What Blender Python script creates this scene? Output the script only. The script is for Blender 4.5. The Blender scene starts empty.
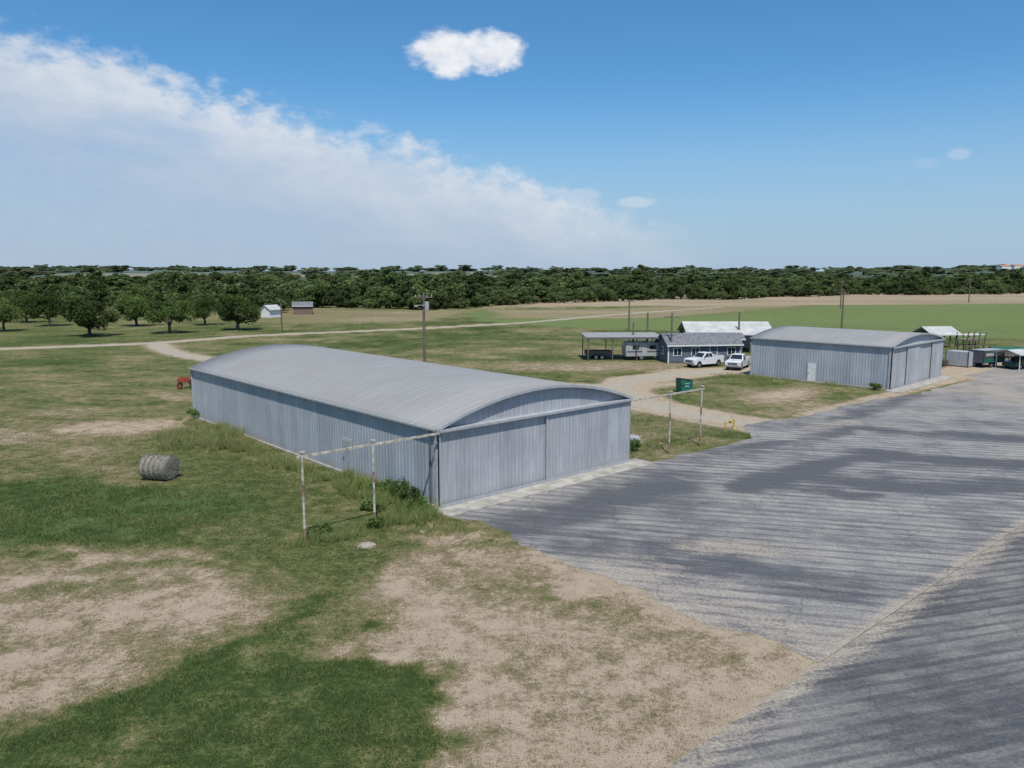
import bpy, bmesh, math, random
import numpy as np
from mathutils import Vector, Matrix
R=np.random.RandomState(7); random.seed(7)
scene=bpy.context.scene
COL=scene.collection
# ------------------------------------------------------------ node helpers
class NT:
    def __init__(s,nt): s.nt=nt; nt.nodes.clear()
    def n(s,t,ins=None,**kw):
        nd=s.nt.nodes.new(t)
        for k,v in kw.items(): setattr(nd,k,v)
        if ins:
            for k,v in ins.items():
                if isinstance(v,bpy.types.NodeSocket): s.nt.links.new(v,nd.inputs[k])
                else: nd.inputs[k].default_value=v
        return nd
    def m(s,op,a,b=0.0,c=0.0,clamp=False):
        nd=s.nt.nodes.new('ShaderNodeMath'); nd.operation=op; nd.use_clamp=clamp
        for i,v in enumerate((a,b,c)):
            if isinstance(v,bpy.types.NodeSocket): s.nt.links.new(v,nd.inputs[i])
            else: nd.inputs[i].default_value=v
        return nd.outputs[0]
    def mix(s,f,a,b,bt='MIX'):
        nd=s.nt.nodes.new('ShaderNodeMix'); nd.data_type='RGBA'; nd.blend_type=bt
        for i,v in ((0,f),(6,a),(7,b)):
            if isinstance(v,bpy.types.NodeSocket): s.nt.links.new(v,nd.inputs[i])
            elif i==0: nd.inputs[0].default_value=v
            else: nd.inputs[i].default_value=(v[0],v[1],v[2],1)
        return nd.outputs[2]
    def sst(s,v,a,b,o0=0.0,o1=1.0):
        nd=s.n('ShaderNodeMapRange',{0:v,1:a,2:b,3:o0,4:o1}); nd.interpolation_type='SMOOTHSTEP'
        return nd.outputs[0]
    def noise(s,vec,scale,detail=3,rough=.6,dist=0.0):
        return s.n('ShaderNodeTexNoise',{'Vector':vec,'Scale':scale,'Detail':detail,'Roughness':rough,'Distortion':dist}).outputs[0]
    def attr(s,name): return s.n('ShaderNodeAttribute',attribute_name=name).outputs['Fac']
    def mapping(s,vec,scale=(1,1,1),rot=(0,0,0)):
        return s.n('ShaderNodeMapping',{'Vector':vec,'Scale':scale,'Rotation':rot}).outputs[0]
def newmat(name):
    m=bpy.data.materials.new(name); m.use_nodes=True
    return m,NT(m.node_tree)
def finish(g,col,rough=.8,metal=0.0,bump=None,bs=.3,bd=.02,spec=.3):
    p=g.n('ShaderNodeBsdfPrincipled',{'Roughness':rough,'Metallic':metal,'Specular IOR Level':spec})
    if isinstance(col,bpy.types.NodeSocket): g.nt.links.new(col,p.inputs['Base Color'])
    else: p.inputs['Base Color'].default_value=(*col,1)
    if bump is not None:
        b=g.n('ShaderNodeBump',{'Height':bump,'Strength':bs,'Distance':bd})
        g.nt.links.new(b.outputs[0],p.inputs['Normal'])
    o=g.n('ShaderNodeOutputMaterial'); g.nt.links.new(p.outputs[0],o.inputs[0])
def simple(name,col,rough=.6,metal=0.0,var=.25,scale=3.0,spec=.3):
    m,g=newmat(name)
    tc=g.n('ShaderNodeTexCoord').outputs['Object']
    n1=g.noise(tc,scale,4); 
    f=g.sst(n1,.3,.7,1-var,1+var*.4)
    c=g.n('ShaderNodeVectorMath',{0:col,1:(1,1,1)},operation='MULTIPLY')
    g.nt.links.new(f,c.inputs[1])
    finish(g,c.outputs[0],rough,metal,spec=spec)
    return m
# ------------------------------------------------------------ mesh helpers
def link(ob,parent=None):
    COL.objects.link(ob)
    if parent: ob.parent=parent
    return ob
def empty(name,loc=(0,0,0),rz=0.0):
    e=bpy.data.objects.new(name,None); e.empty_display_size=.5
    e.location=loc; e.rotation_euler=(0,0,rz); COL.objects.link(e); return e
def fastmesh(name,v,f,mats,midx=None,smooth=False,attrs=None):
    me=bpy.data.meshes.new(name)
    v=np.asarray(v,dtype=np.float32)
    f=np.asarray(f,dtype=np.int32); k=f.shape[1]
    me.vertices.add(len(v)); me.vertices.foreach_set('co',v.ravel())
    me.loops.add(f.size); me.loops.foreach_set('vertex_index',f.ravel())
    me.polygons.add(len(f)); me.polygons.foreach_set('loop_start',np.arange(0,f.size,k,dtype=np.int32))
    me.polygons.foreach_set('loop_total',np.full(len(f),k,dtype=np.int32))
    if midx is not None: me.polygons.foreach_set('material_index',np.asarray(midx,dtype=np.int32))
    if smooth: me.polygons.foreach_set('use_smooth',np.ones(len(f),dtype=bool))
    me.update(calc_edges=True)
    if attrs:
        for n,a in attrs.items():
            at=me.attributes.new(n,'FLOAT','POINT'); at.data.foreach_set('value',np.asarray(a,dtype=np.float32))
    for m in mats: me.materials.append(m)
    return me
def pymesh(name,v,f,mat,parent=None,smooth=False):
    me=bpy.data.meshes.new(name); me.from_pydata([tuple(p) for p in v],[],f); me.update()
    me.materials.append(mat)
    if smooth:
        for p in me.polygons: p.use_smooth=True
    return link(bpy.data.objects.new(name,me),parent)
def box(name,c,s,mat,parent=None,rot=(0,0,0),bev=0.0):
    bm=bmesh.new(); bmesh.ops.create_cube(bm,size=1)
    bmesh.ops.scale(bm,vec=s,verts=bm.verts)
    if bev: bmesh.ops.bevel(bm,geom=bm.edges[:],offset=bev,segments=2,affect='EDGES')
    me=bpy.data.meshes.new(name); bm.to_mesh(me); bm.free(); me.materials.append(mat)
    o=bpy.data.objects.new(name,me); o.location=c; o.rotation_euler=rot
    return link(o,parent)
def cyl(name,p0,p1,r0,mat,parent=None,r1=None,n=10,cap=True):
    p0=Vector(p0);p1=Vector(p1); r1=r0 if r1 is None else r1
    d=(p1-p0).normalized(); a=d.orthogonal().normalized(); b=d.cross(a)
    v=[];f=[]
    for p,r in((p0,r0),(p1,r1)):
        for i in range(n):
            t=2*math.pi*i/n; v.append(p+(a*math.cos(t)+b*math.sin(t))*r)
    for i in range(n): f.append((i,(i+1)%n,n+(i+1)%n,n+i))
    if cap: f.append(tuple(range(n-1,-1,-1))); f.append(tuple(range(n,2*n)))
    return pymesh(name,v,f,mat,parent,smooth=False)
def extrude_profile(name,pts,y0,y1,mat,parent=None,bev=0.0):
    n=len(pts); v=[(x,y0,z) for x,z in pts]+[(x,y1,z) for x,z in pts]
    bm=bmesh.new(); bv=[bm.verts.new(p) for p in v]
    bm.faces.new(bv[:n]); bm.faces.new(bv[n:][::-1])
    for i in range(n): bm.faces.new((bv[i],bv[n+i],bv[n+(i+1)%n],bv[(i+1)%n]))
    bmesh.ops.recalc_face_normals(bm,faces=bm.faces[:])
    if bev: bmesh.ops.bevel(bm,geom=bm.edges[:],offset=bev,segments=2,affect='EDGES')
    me=bpy.data.meshes.new(name); bm.to_mesh(me); bm.free(); me.materials.append(mat)
    return link(bpy.data.objects.new(name,me),parent)
# value noise
TAB=np.random.RandomState(3).rand(256,256)
def vn(x,y,s,seed=0):
    x=np.asarray(x)/s+seed*17.3; y=np.asarray(y)/s+seed*9.1
    xi=np.floor(x).astype(int); yi=np.floor(y).astype(int); fx=x-xi; fy=y-yi
    fx=fx*fx*(3-2*fx); fy=fy*fy*(3-2*fy)
    a=TAB[xi%256,yi%256];b=TAB[(xi+1)%256,yi%256];c=TAB[xi%256,(yi+1)%256];d=TAB[(xi+1)%256,(yi+1)%256]
    return (a*(1-fx)+b*fx)*(1-fy)+(c*(1-fx)+d*fx)*fy
def fbm(x,y,s,seed=0): return .5*vn(x,y,s,seed)+.27*vn(x,y,s/2.1,seed+1)+.15*vn(x,y,s/4.3,seed+2)+.08*vn(x,y,s/9,seed+3)
def ss(x,a,b):
    t=np.clip((x-a)/(b-a),0,1); return t*t*(3-2*t)
def ell(x,y,cx,cy,rx,ry,rot=0,soft=.5):
    c,s=math.cos(rot),math.sin(rot); dx=x-cx;dy=y-cy
    a=(dx*c+dy*s)/rx; b=(-dx*s+dy*c)/ry
    return 1-ss(np.sqrt(a*a+b*b),1-soft,1+soft*.4)
def polydist(x,y,pts):
    d=np.full(np.shape(x),1e9)
    for (x0,y0),(x1,y1) in zip(pts[:-1],pts[1:]):
        dx,dy=x1-x0,y1-y0; t=np.clip(((x-x0)*dx+(y-y0)*dy)/(dx*dx+dy*dy),0,1)
        d=np.minimum(d,np.hypot(x-x0-t*dx,y-y0-t*dy))
    return d
def inpoly(x,y,P,soft=.6):
    ins=np.zeros(np.shape(x),bool); n=len(P)
    for i in range(n):
        x0,y0=P[i];x1,y1=P[(i+1)%n]
        if y0==y1: continue
        c=((y0>y)!=(y1>y))&(x<(x1-x0)*(y-y0)/(y1-y0)+x0); ins^=c
    d=polydist(x,y,P+[P[0]])
    return ss(np.where(ins,d,-d),-soft,soft)
# ------------------------------------------------------------ site frame: u along hangar line, v toward runway
AX,AY=-3.69,37.1; ANG=math.radians(41.8); CU,SU=math.cos(ANG),math.sin(ANG)
def UV(u,v): return (AX+u*CU+v*SU, AY+u*SU-v*CU)
def toUV(x,y):
    dx=x-AX;dy=y-AY; return dx*CU+dy*SU, dx*SU-dy*CU
DRIVE=[(21,55.5),(16,61),(12,67),(10.5,75),(13,83),(22,89.5),(30,93)]
ROAD1=[(-140,104),(-100,111.5),(-77.3,117.1),(-58.4,127),(-47.2,142),(-19.1,160),(1.9,178),(30,215),(70,260)]
ROAD2=[(-58.4,127),(-52.5,117),(-46,108.5),(-38,101),(-24,90),(-5,82),(10,78)]
def fields(x,y):
    """returns dry,lush,crop"""
    u,v=toUV(x,y)
    n1=fbm(x,y,14,1); n2=fbm(x,y,4,5); n3=fbm(x,y,1.6,9); n4=fbm(x*.35+y*.1,y,2.2,15); n5=vn(x,y,.55,19)
    xw=x+(n2-.5)*5+(n3-.5)*2.4; yw=y+(n1-.5)*4+(n3-.5)*2.0
    dry=.39+(n1-.5)*.8+(n2-.5)*.6+(n3-.5)*.45+(n4-.5)*.5
    lush=np.zeros_like(dry)
    dry-= .08*ss(y,60,90)*(1-ss(y,170,260))
    dry+= .05*np.sin((x*.35+y*.94)*2.1)*ss(y,30,50)
    def bare(m,a,k=1.0): 
        nonlocal dry; dry=np.maximum(dry,m*a*(1-.55*k+k*(n3*.55+n2*.35+n5*.2)))
    def E(cx,cy,rx,ry,rot=0,soft=.5): return ell(xw,yw,cx,cy,rx,ry,rot,soft)
    bare(E(-14.5,25.8,10.5,4.8,-.1,.6),.98,1.4)
    bare(E(-13.5,20.8,5.0,2.8,.2,.7),.9,1.3)
    bare(E(-22,24.5,8,5,0,.6),.85,1.4)
    bare(E(-28.5,58,7.5,6,.4,.8),1.0,1.1)
    bare(E(-22,64,9,3.6,-.7,.8),.95)
    bare(E(-32,72,11,3,-.7,.8),.75)
    bare(E(-17,31,9,1.3,-.2,.8),.85)
    bare(E(3.0,23.5,8.5,8.0,0,.4),.84,1.4)
    bare(E(-1.5,29,6.5,4.6,-.3,.6),.80,1.3)
    bare(E(-2.6,33.4,3.2,1.8,0,.7),1.1)
    bare(E(0,18,8,4.2,0,.5),.92,1.3)
    bare((1-ss(np.abs(u+.6),.5,2.6))*ss(v,4,9)*(1-ss(v,18.5,20.5)),1.05,.9)
    bare((1-ss(np.abs(v-19.6),.5,2.6))*(1-ss(u,-1,1)),1.05,.9)
    g=ell(xw,yw,.6,27.5,3.6,2.2,-.8,.9); dry=dry*(1-.5*g)+.34*.5*g
    g=ell(xw,yw,3.2,25.2,3.4,1.3,-.8,.9); dry=dry*(1-.45*g)+.3*.45*g
    g=ell(xw,yw,-19,26.6,5,1.0,.1,.9); dry=dry*(1-.6*g)+.2*.6*g
    W=inpoly(x+(n2-.5)*5+(n3-.5)*3.4,y+(n3-.5)*4+(n5-.5)*.6,[(-7.1,26.4),(-1.0,20.0),(-2.4,16.0),(-13.5,15.5),(-11.0,19.6),(-8.8,21.8)],.7)
    dry=dry*(1-W)+(.08+(n3-.5)*1.0+(n5-.5)*.25)*W; lush=np.maximum(lush,.15*W)
    L=ell(xw+(n3-.5)*3,yw+(n2-.5)*3,-22,37.0,9.5,5.6,-.15,.35); dry=dry*(1-L)+(.08+(n3-.5)*.9)*L; lush=np.maximum(lush,L*ss(n3+n5*.3,.35,.65)*.9)
    L2=ell(xw,yw,-32,31,8,3,0,.5); lush=np.maximum(lush,L2*.8); dry*=1-.8*L2
    sb=ss(v,-34,-30)*(1-ss(v,3,6))*(1-ss(np.abs(u+4.5),2,6.5))*(1-ss(y,43,60))
    dry=dry*(1-.55*sb)+.22*.55*sb
    c2=(1-ss(polydist(xw,yw,[(-16,44),(-9.5,33.5),(-7.5,28)]),1.5,4)); dry=dry*(1-.5*c2)+.22*.5*c2
    d=polydist(x,y,DRIVE); bare(1-ss(d,2.1,4.0),1.25,.6)
    bare(ell(xw,yw,25,90,11,4,.1,.5),1.1,.7)
    bare(ell(xw,yw,14,80,7,5,.4,.7),1.0)
    bare((1-ss(np.abs(v+.3),.5,1.9))*ss(u,35,37)*(1-ss(u,150,160)),1.0)
    bare(ell(x,y,53,88,13,6,.3,.6),1.15,.5)
    bare(ell(x,y,75,88,14,6,.1,.6),1.1,.6)
    bare((1-ss(np.abs(v+2.2),2.5,3.5))*ss(u,57,60)*(1-ss(u,100,110)),1.1,.6)
    bare(1-ss(polydist(x,y,ROAD1),1.6,3.2),.95); bare(1-ss(polydist(x,y,ROAD2),1.5,3.0),.95)
    bare(ell(xw,yw,26,73,9.5,4.2,.75,.8),.9)
    bare(ell(xw,yw,10,95,24,8,0,.8),.75)
    crop=np.zeros_like(dry)
    cr=inpoly(x,y,[(-8,186),(10,165),(40,150),(90,133),(150,122),(420,118),(640,330),(300,330),(60,262),(-14,232)],3)
    crop=np.clip(cr*(.65+.7*fbm(x,y,40,21))+cr*.20*np.sin((x*.25+y)*.55),0,1)
    dry=dry*(1-.7*cr)+(.2+.25*(fbm(x*.3,y,9,33)-.3))*.7*cr
    fx=x+6*np.sin(y*.05); 
    t=inpoly(fx,y+5*np.sin(x*.06),[(-10,192),(-14,236),(60,268),(130,300),(92,248),(34,200)],6); crop*=1-.9*t; dry=np.maximum(dry,t*(.70+.4*(fbm(x*.4,y,14,37)-.5)))
    t=ss(y,250+.17*x+8*np.sin(x*.03),260+.17*x)*(1-ss(y,900,1200)); t=t*ss(x,-20,10)
    dry=np.maximum(dry,t*(.62+.35*fbm(x,y*3,60,31))); crop*=1-.85*t
    t=inpoly(x,y,[(-50,172),(-20,182),(-8,240),(-110,245),(-84,200)],6); dry=np.maximum(dry,t*(.42+.38*n1))
    t=ss(y,130,150)*(1-ss(x,-60,-45)); dry=dry*(1-.3*t)+.38*.3*t
    fy=ss(y,420,520); dry=dry*(1-fy)+fy*(-.15+.85*ss(fbm(x,y,420,41),.55,.62))
    return np.clip(dry,-.2,1.3),np.clip(lush,0,1),np.clip(crop,0,1)
def height(x,y):
    r=np.hypot(x,y)
    h=ss(r,700,2300)*(10+20*(vn(x,y,800,51)-.4))
    h=h+(.45*np.exp(-(((x+3.2)/1.1)**2+((y-34.2)/.6)**2))+.22*np.exp(-(((x+1.6)/.9)**2+((y-32.9)/.6)**2)))*(.6+.8*vn(x,y,.4,57))
    h=h+.25*np.exp(-(((x+21)/3)**2+((y-52.5)/2.5)**2))
    return h
def growth(s,e,r):
    out=[];c=s[0];st=s[1]
    while c<e: st*=r; c+=st; out.append(c)
    return out
def axis(a,b,st,lo,hi,r=1.03):
    mid=list(np.arange(a,b+1e-6,st)); up=growth((b,st),hi,r); dn=[-q for q in growth((-a,st),-lo,r)][::-1]
    return np.array(dn+mid+up)
xs=axis(-42,38,.25,-4200,4200); ys=axis(12,72,.25,-600,5200)
GX,GY=np.meshgrid(xs,ys); gx=GX.ravel(); gy=GY.ravel()
dry,lush,crop=fields(gx,gy)
gz=height(gx,gy)
nx,ny=len(xs),len(ys)
ii=(np.arange(ny-1)[:,None]*nx+np.arange(nx-1)[None,:]).ravel()
gf=np.stack([ii,ii+1,ii+nx+1,ii+nx],1)
mG,g=newmat('grass_and_dirt')
pos=g.n('ShaderNodeNewGeometry').outputs['Position']
a=g.attr('dry'); l=g.attr('lush'); c=g.attr('crop')
nf=g.noise(pos,5.5,6,.82); nm=g.noise(pos,1.3,5,.75); nb=g.noise(pos,.3,3); nff=g.noise(pos,24,2,.75)
fac=g.m('ADD',a,g.m('MULTIPLY',g.m('SUBTRACT',nf,.5),2.0)); fac=g.m('ADD',fac,g.m('MULTIPLY',g.m('SUBTRACT',nm,.5),1.3))
fac=g.m('ADD',fac,g.m('MULTIPLY',g.m('SUBTRACT',nff,.5),.6))
ramp=g.n('ShaderNodeValToRGB',{0:fac}); el=ramp.color_ramp.elements
el[0].position=.0; el[0].color=(.045,.068,.021,1); el[1].position=1.0; el[1].color=(.42,.335,.24,1)
for p,cc in ((.22,(.088,.112,.035)),(.42,(.148,.150,.060)),(.6,(.210,.180,.096)),(.8,(.295,.228,.148))):
    e=el.new(p); e.color=(*cc,1)
col=g.mix(g.m('MULTIPLY',l,g.sst(fac,.5,.1,0,.8)),ramp.outputs[0],g.mix(g.sst(nf,.3,.7),(.038,.080,.022),(.135,.205,.068)))
col=g.mix(g.m('MULTIPLY',c,.8),col,g.mix(nb,(.125,.172,.058),(.185,.228,.092)))
br=g.m('MULTIPLY',g.sst(nff,.3,.7,.72,1.22),g.sst(nm,.3,.7,.88,1.1))
v_=g.n('ShaderNodeVectorMath',{0:col,1:(1,1,1)},operation='MULTIPLY'); g.nt.links.new(br,v_.inputs[1])
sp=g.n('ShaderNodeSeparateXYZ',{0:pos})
haze=g.sst(sp.outputs[1],450,1900,0,.55)  # bluish distance haze put into the ground colour, growing with world Y
col=g.mix(haze,v_.outputs[0],(.14,.19,.20))
finish(g,col,.95,0,bump=g.m('ADD',nf,nff),bs=.9,bd=.06,spec=.05)
gm=fastmesh('ground',np.stack([gx,gy,gz],1),gf,[mG],smooth=True,attrs={'dry':dry,'lush':lush,'crop':crop})
link(bpy.data.objects.new('ground',gm))
# ------------------------------------------------------------ pavements
def sheet(name,us,vs,z,mat,attrf,warp=None):
    U,V=np.meshgrid(us,vs); u=U.ravel(); v=V.ravel()
    if warp: u,v=warp(u,v)
    x,y=AX+u*CU+v*SU, AY+u*SU-v*CU
    n=len(us); k=(np.arange(len(vs)-1)[:,None]*n+np.arange(n-1)[None,:]).ravel()
    f=np.stack([k,k+n,k+n+1,k+1],1)
    me=fastmesh(name,np.stack([x,y,np.full_like(x,z)],1),f,[mat],attrs=attrf(u,v,x,y))
    return link(bpy.data.objects.new(name,me))
def asphalt(name,ang,tone,freq,sa=.55,sk=.9):
    m,g=newmat(name)
    pos=g.n('ShaderNodeNewGeometry').outputs['Position']
    rp=g.mapping(pos,(1,1,1),(0,0,-ang))
    st=g.mapping(rp,(.07,1,1)); st2=g.mapping(rp,(.3,1,1))
    sx=g.n('ShaderNodeSeparateXYZ',{0:rp})
    big=g.noise(pos,.2,6,.7,.4); streak=g.noise(st,2.4,4,.7,.2); fine=g.noise(pos,9,4,.78); gr=g.noise(pos,45,2,.7); med=g.noise(st2,1.6,6,.75)
    ph=g.m('ADD',g.m('MULTIPLY',sx.outputs[1],freq),g.m('MULTIPLY',g.noise(st,.7,4),.3))
    w=g.m('SINE',g.m('MULTIPLY',ph,6.2832)); w=g.sst(w,.0,.95,0,1)
    lanes=g.n('ShaderNodeTexWhiteNoise',{1:g.m('FLOOR',ph)},noise_dimensions='1D').outputs[0]
    dark=g.attr('dark'); sand=g.attr('sand')
    t=g.m('ADD',g.m('MULTIPLY',g.m('SUBTRACT',streak,.5),sk),g.m('MULTIPLY',g.m('SUBTRACT',big,.5),1.7))
    t=g.m('ADD',t,g.m('MULTIPLY',g.m('SUBTRACT',lanes,.5),.18))
    t=g.m('ADD',t,g.m('MULTIPLY',g.m('SUBTRACT',med,.5),1.3)); t=g.m('SUBTRACT',g.m('ADD',t,.56),g.m('MULTIPLY',dark,.6))
    lo=tuple(q*tone for q in (.098,.100,.106)); hi=tuple(q*tone for q in (.315,.298,.275))
    col=g.mix(g.sst(t,.0,1.0),lo,hi)
    wb=g.m('MULTIPLY',w,g.sst(g.noise(st2,.9,4),.32,.58,.4,1))
    col=g.mix(g.m('MULTIPLY',wb,sa),col,tuple(q*tone for q in (.085,.087,.094)))
    sn=g.m('ADD',sand,g.m('MULTIPLY',g.m('SUBTRACT',med,.5),1.5)); sn=g.m('ADD',sn,g.m('MULTIPLY',g.m('SUBTRACT',fine,.5),.9)); sn=g.m('SUBTRACT',sn,g.m('MULTIPLY',w,.12))
    sn=g.m('ADD',sn,g.m('MULTIPLY',g.m('SUBTRACT',big,.5),.9))
    col=g.mix(g.sst(sn,.3,1.0,0,.85),col,g.mix(fine,(.28,.235,.185),(.40,.35,.285)))
    wp=g.n('ShaderNodeVectorMath',{0:pos,1:g.n('ShaderNodeTexNoise',{'Vector':pos,'Scale':1.1,'Detail':5}).outputs[1]},operation='ADD').outputs[0]
    vo=g.n('ShaderNodeTexVoronoi',{'Vector':wp,'Scale':.2},feature='DISTANCE_TO_EDGE')
    cr=g.sst(vo.outputs[0],.0,.009,1,0)
    col=g.mix(g.m('MULTIPLY',cr,.4),col,(.06,.06,.06))
    br=g.m('MULTIPLY',g.sst(fine,.3,.7,.76,1.18),g.sst(gr,.3,.7,.80,1.2))
    v_=g.n('ShaderNodeVectorMath',{0:col,1:(1,1,1)},operation='MULTIPLY'); g.nt.links.new(br,v_.inputs[1])
    finish(g,v_.outputs[0],.9,0,bump=g.m('ADD',g.m('MULTIPLY',w,-.6),fine),bs=.6,bd=.025,spec=.1)
    return m
mAp=asphalt('weathered_asphalt',math.radians(-14),1.0,1.35,.55,.7)
mTx=asphalt('runway_asphalt',math.radians(16),.80,1.9,.62,.35)
def ap_at(u,v,x,y):
    n=fbm(x,y,3,61); n2=fbm(x,y,9,63)
    sand=np.zeros_like(x)
    sand=np.maximum(sand,(1-ss(u,-.5,5+3*n))*ss(v,6,12)*.75)
    sand=np.maximum(sand,1-ss(u,-.9,.3)); sand=np.maximum(sand,(1-ss(np.abs(v-20.0),.10,.7))*.95)
    sand=np.maximum(sand,(1-ss(np.abs(v-19.0),.2,2.5))*.3)
    sand=np.maximum(sand,ell(x,y,9.0,31.5,4.5,1.8,-.2,.8)*.85); sand=np.maximum(sand,ell(x,y,14,33.5,3,.7,.5,.8)*.5)
    sand=np.maximum(sand,ss(u,46,62)*.65+ss(n2,.5,.8)*.3)
    sand=np.maximum(sand,ell(x,y,24,58,6,2.0,.6,.8)*.7)
    dark=np.zeros_like(x)
    for P,w,s in (([(12.5,41),(17,44),(23.5,48.5)],1.0,1.0),([(23,48.8),(27,46.6),(36,43.6)],1.1,1.0),([(17,43),(22,40.5),(27,41)],1.4,.8),([(14.5,41.8),(18,39.5)],.7,1.),
                ([(0,34.5),(5,38.5),(9,43)],1.8,.8),([(2,33),(9,29),(12,27)],1.2,.5),([(28,56),(36,52),(42,54)],1.2,.8),([(13,50),(20,52),(26,57)],.8,.6),([(26,61),(32,66),(38,72)],1.0,.7)):
        dark=np.maximum(dark,s*(1-ss(polydist(x+(n-.5)*3.5,y+(n2-.5)*3,P),w*.3,w*1.7)))
    return {'dark':dark*1.0-.2*ss(u,30,60),'sand':sand}
def warp_ap(u,v):
    j=(vn(u,v,1.1,71)-.5)*1.1+(vn(u,v,.35,72)-.5)*.5
    u=np.where(u<.3,u+j*np.clip((.3-u)/1.0,0,1),u)
    edge=np.interp(u,[0,15,26,30,36,50,56,72,73,200],[0,0,.2,-2.8,-1.6,-1.3,0,0,-1.8,-1.8])
    t=np.clip((4-v)/2.8,0,1); v=v+t*(edge+((vn(u,v*0,1.3,73)-.5)*.9*ss(u,15.5,17)))
    return u,v
us=np.concatenate([np.arange(-.7,60,.25),np.arange(60,190,1.5)]); vs=np.concatenate([[1.2],np.arange(1.45,20.01,.25)]); vs[-1]=20.0
sheet('apron_pavement',us,vs,.008,mAp,ap_at,warp_ap)
def tx_at(u,v,x,y):
    n=fbm(x,y,3,81)
    sand=np.maximum((1-ss(v,20.0,21.1+.9*n))*.85,ell(x,y,20,26,5,.8,.7,.8)*.35)
    dark=.05+.25*ss(fbm(x,y,6,83),.45,.7)+0*x
    return {'dark':dark,'sand':sand}
sheet('runway_pavement',np.concatenate([np.arange(-40,60,.25),np.arange(60,190,1.5)]),np.concatenate([np.arange(20.02,34,.25),np.arange(34,60,1)]),.006,mTx,tx_at,None)
mGr,g=newmat('sandy_gravel')
pos=g.n('ShaderNodeNewGeometry').outputs['Position']
col=g.mix(g.noise(pos,1.2,5,.7),(.26,.22,.165),(.42,.37,.295)); finish(g,col,.95,spec=.05)
def smoothline(P,step=.8):
    out=[]; P=[Vector((*p,0)) for p in P]
    Q=[P[0]*2-P[1]]+P+[P[-1]*2-P[-2]]
    for i in range(1,len(Q)-2):
        a,b,c,d=Q[i-1:i+3]; n=max(2,int((c-b).length/step))
        for k in range(n):
            t=k/n; out.append(.5*((2*b)+(c-a)*t+(2*a-5*b+4*c-d)*t*t+(3*b-a-3*c+d)*t**3))
    out.append(P[-1]); return out
def ribbon(name,P,w,z,mat):
    L=smoothline(P); v=[];f=[]
    for i,p in enumerate(L):
        d=(L[min(i+1,len(L)-1)]-L[max(i-1,0)]).normalized(); nn=Vector((-d.y,d.x,0))
        a=w/2+random.uniform(-.3,.3); b=w/2+random.uniform(-.3,.3)
        v+= [p+nn*a+Vector((0,0,z)),p-nn*b+Vector((0,0,z))]
        if i: k=2*i; f.append((k-2,k-1,k+1,k))
    return pymesh(name,v,f,mat)
ribbon('gravel_road',ROAD1,3.0,.004,mGr)
ribbon('gravel_road',ROAD2,2.8,.008,mGr)
ribbon('gravel_driveway',[(20,56.5)]+DRIVE[1:],3.0,.004,mGr)
ribbon('field_road',[(20,322),(120,330),(260,352),(460,380)],4,.004,mGr)
# ------------------------------------------------------------ metal materials
def metal(name,base,streak=.25,rust=.1):
    m,g=newmat(name)
    oc=g.n('ShaderNodeTexCoord').outputs['Object']; s=g.n('ShaderNodeSeparateXYZ',{0:oc})
    xy=g.m('ADD',s.outputs[0],s.outputs[1])
    cell=g.n('ShaderNodeTexWhiteNoise',{1:g.m('FLOOR',g.m('MULTIPLY',xy,1/.92))},noise_dimensions='1D').outputs[0]
    vs=g.mapping(oc,(3.5,3.5,.28)); st=g.noise(vs,1.5,5,.7); cl=g.noise(oc,.5,4,.6)
    f=g.m('MULTIPLY',g.sst(cell,0,1,.92,1.06),g.sst(st,.25,.75,1-streak,1+streak*.5)); f=g.m('MULTIPLY',f,g.sst(cl,.3,.7,.92,1.05))
    v_=g.n('ShaderNodeVectorMath',{0:base,1:(1,1,1)},operation='MULTIPLY'); g.nt.links.new(f,v_.inputs[1])
    low=g.m('MULTIPLY',g.sst(s.outputs[2],.7,.0,0,.7),g.sst(st,.4,.65))
    rs=g.m('MAXIMUM',g.m('MULTIPLY',g.sst(g.noise(vs,2.3,4,.8),.62,.75),rust*3),low)
    col=g.mix(rs,v_.outputs[0],(.27,.21,.16))
    finish(g,col,.6,.1,bump=g.noise(oc,2,3),bs=.15,bd=.03,spec=.3)
    return m
mWall=metal('galvanised_wall',(.385,.405,.435),.16); mDoor=metal('galvanised_door',(.395,.40,.415),.2)
mTrim=simple('metal_trim',(.39,.40,.41),.55,.1,.15); mDarkT=simple('dark_steel',(.12,.13,.15),.6,.3)
mWhite=simple('white_paint',(.70,.70,.68),.5,0,.15); mConc=simple('concrete',(.37,.345,.30),.9,0,.35,1.2)
mPipe=simple('rusty_white_pipe',(.50,.45,.37),.7,.1,.5,4); mRust=simple('rust',(.30,.19,.13),.85,.1,.4,5)
mWood=simple('weathered_wood',(.16,.125,.10),.9,0,.4,4); mBlack=simple('black_rubber',(.025,.025,.027),.8)
m,g=newmat('roof_sheet'); mRoof=m
oc=g.n('ShaderNodeTexCoord').outputs['Object']; s=g.n('ShaderNodeSeparateXYZ',{0:oc})
ribs=g.sst(g.m('SINE',g.m('MULTIPLY',s.outputs[1],6.2832/.61)),.75,1)
st=g.noise(g.mapping(oc,(.15,2.2,.15)),1.6,5,.7); cl=g.noise(oc,.35,4,.6)
seam=g.sst(g.m('ABSOLUTE',g.m('SUBTRACT',g.m('FRACT',g.m('MULTIPLY',s.outputs[0],1/3.575)),.5)),.49,.498)
col=g.mix(g.sst(st,.3,.7),(.255,.252,.243),(.305,.30,.288)); col=g.mix(g.sst(cl,.4,.75,0,.6),col,(.25,.24,.225))
col=g.mix(g.m('MULTIPLY',ribs,.18),col,(.18,.18,.18)); col=g.mix(g.m('MULTIPLY',seam,.2),col,(.16,.16,.16))
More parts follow.
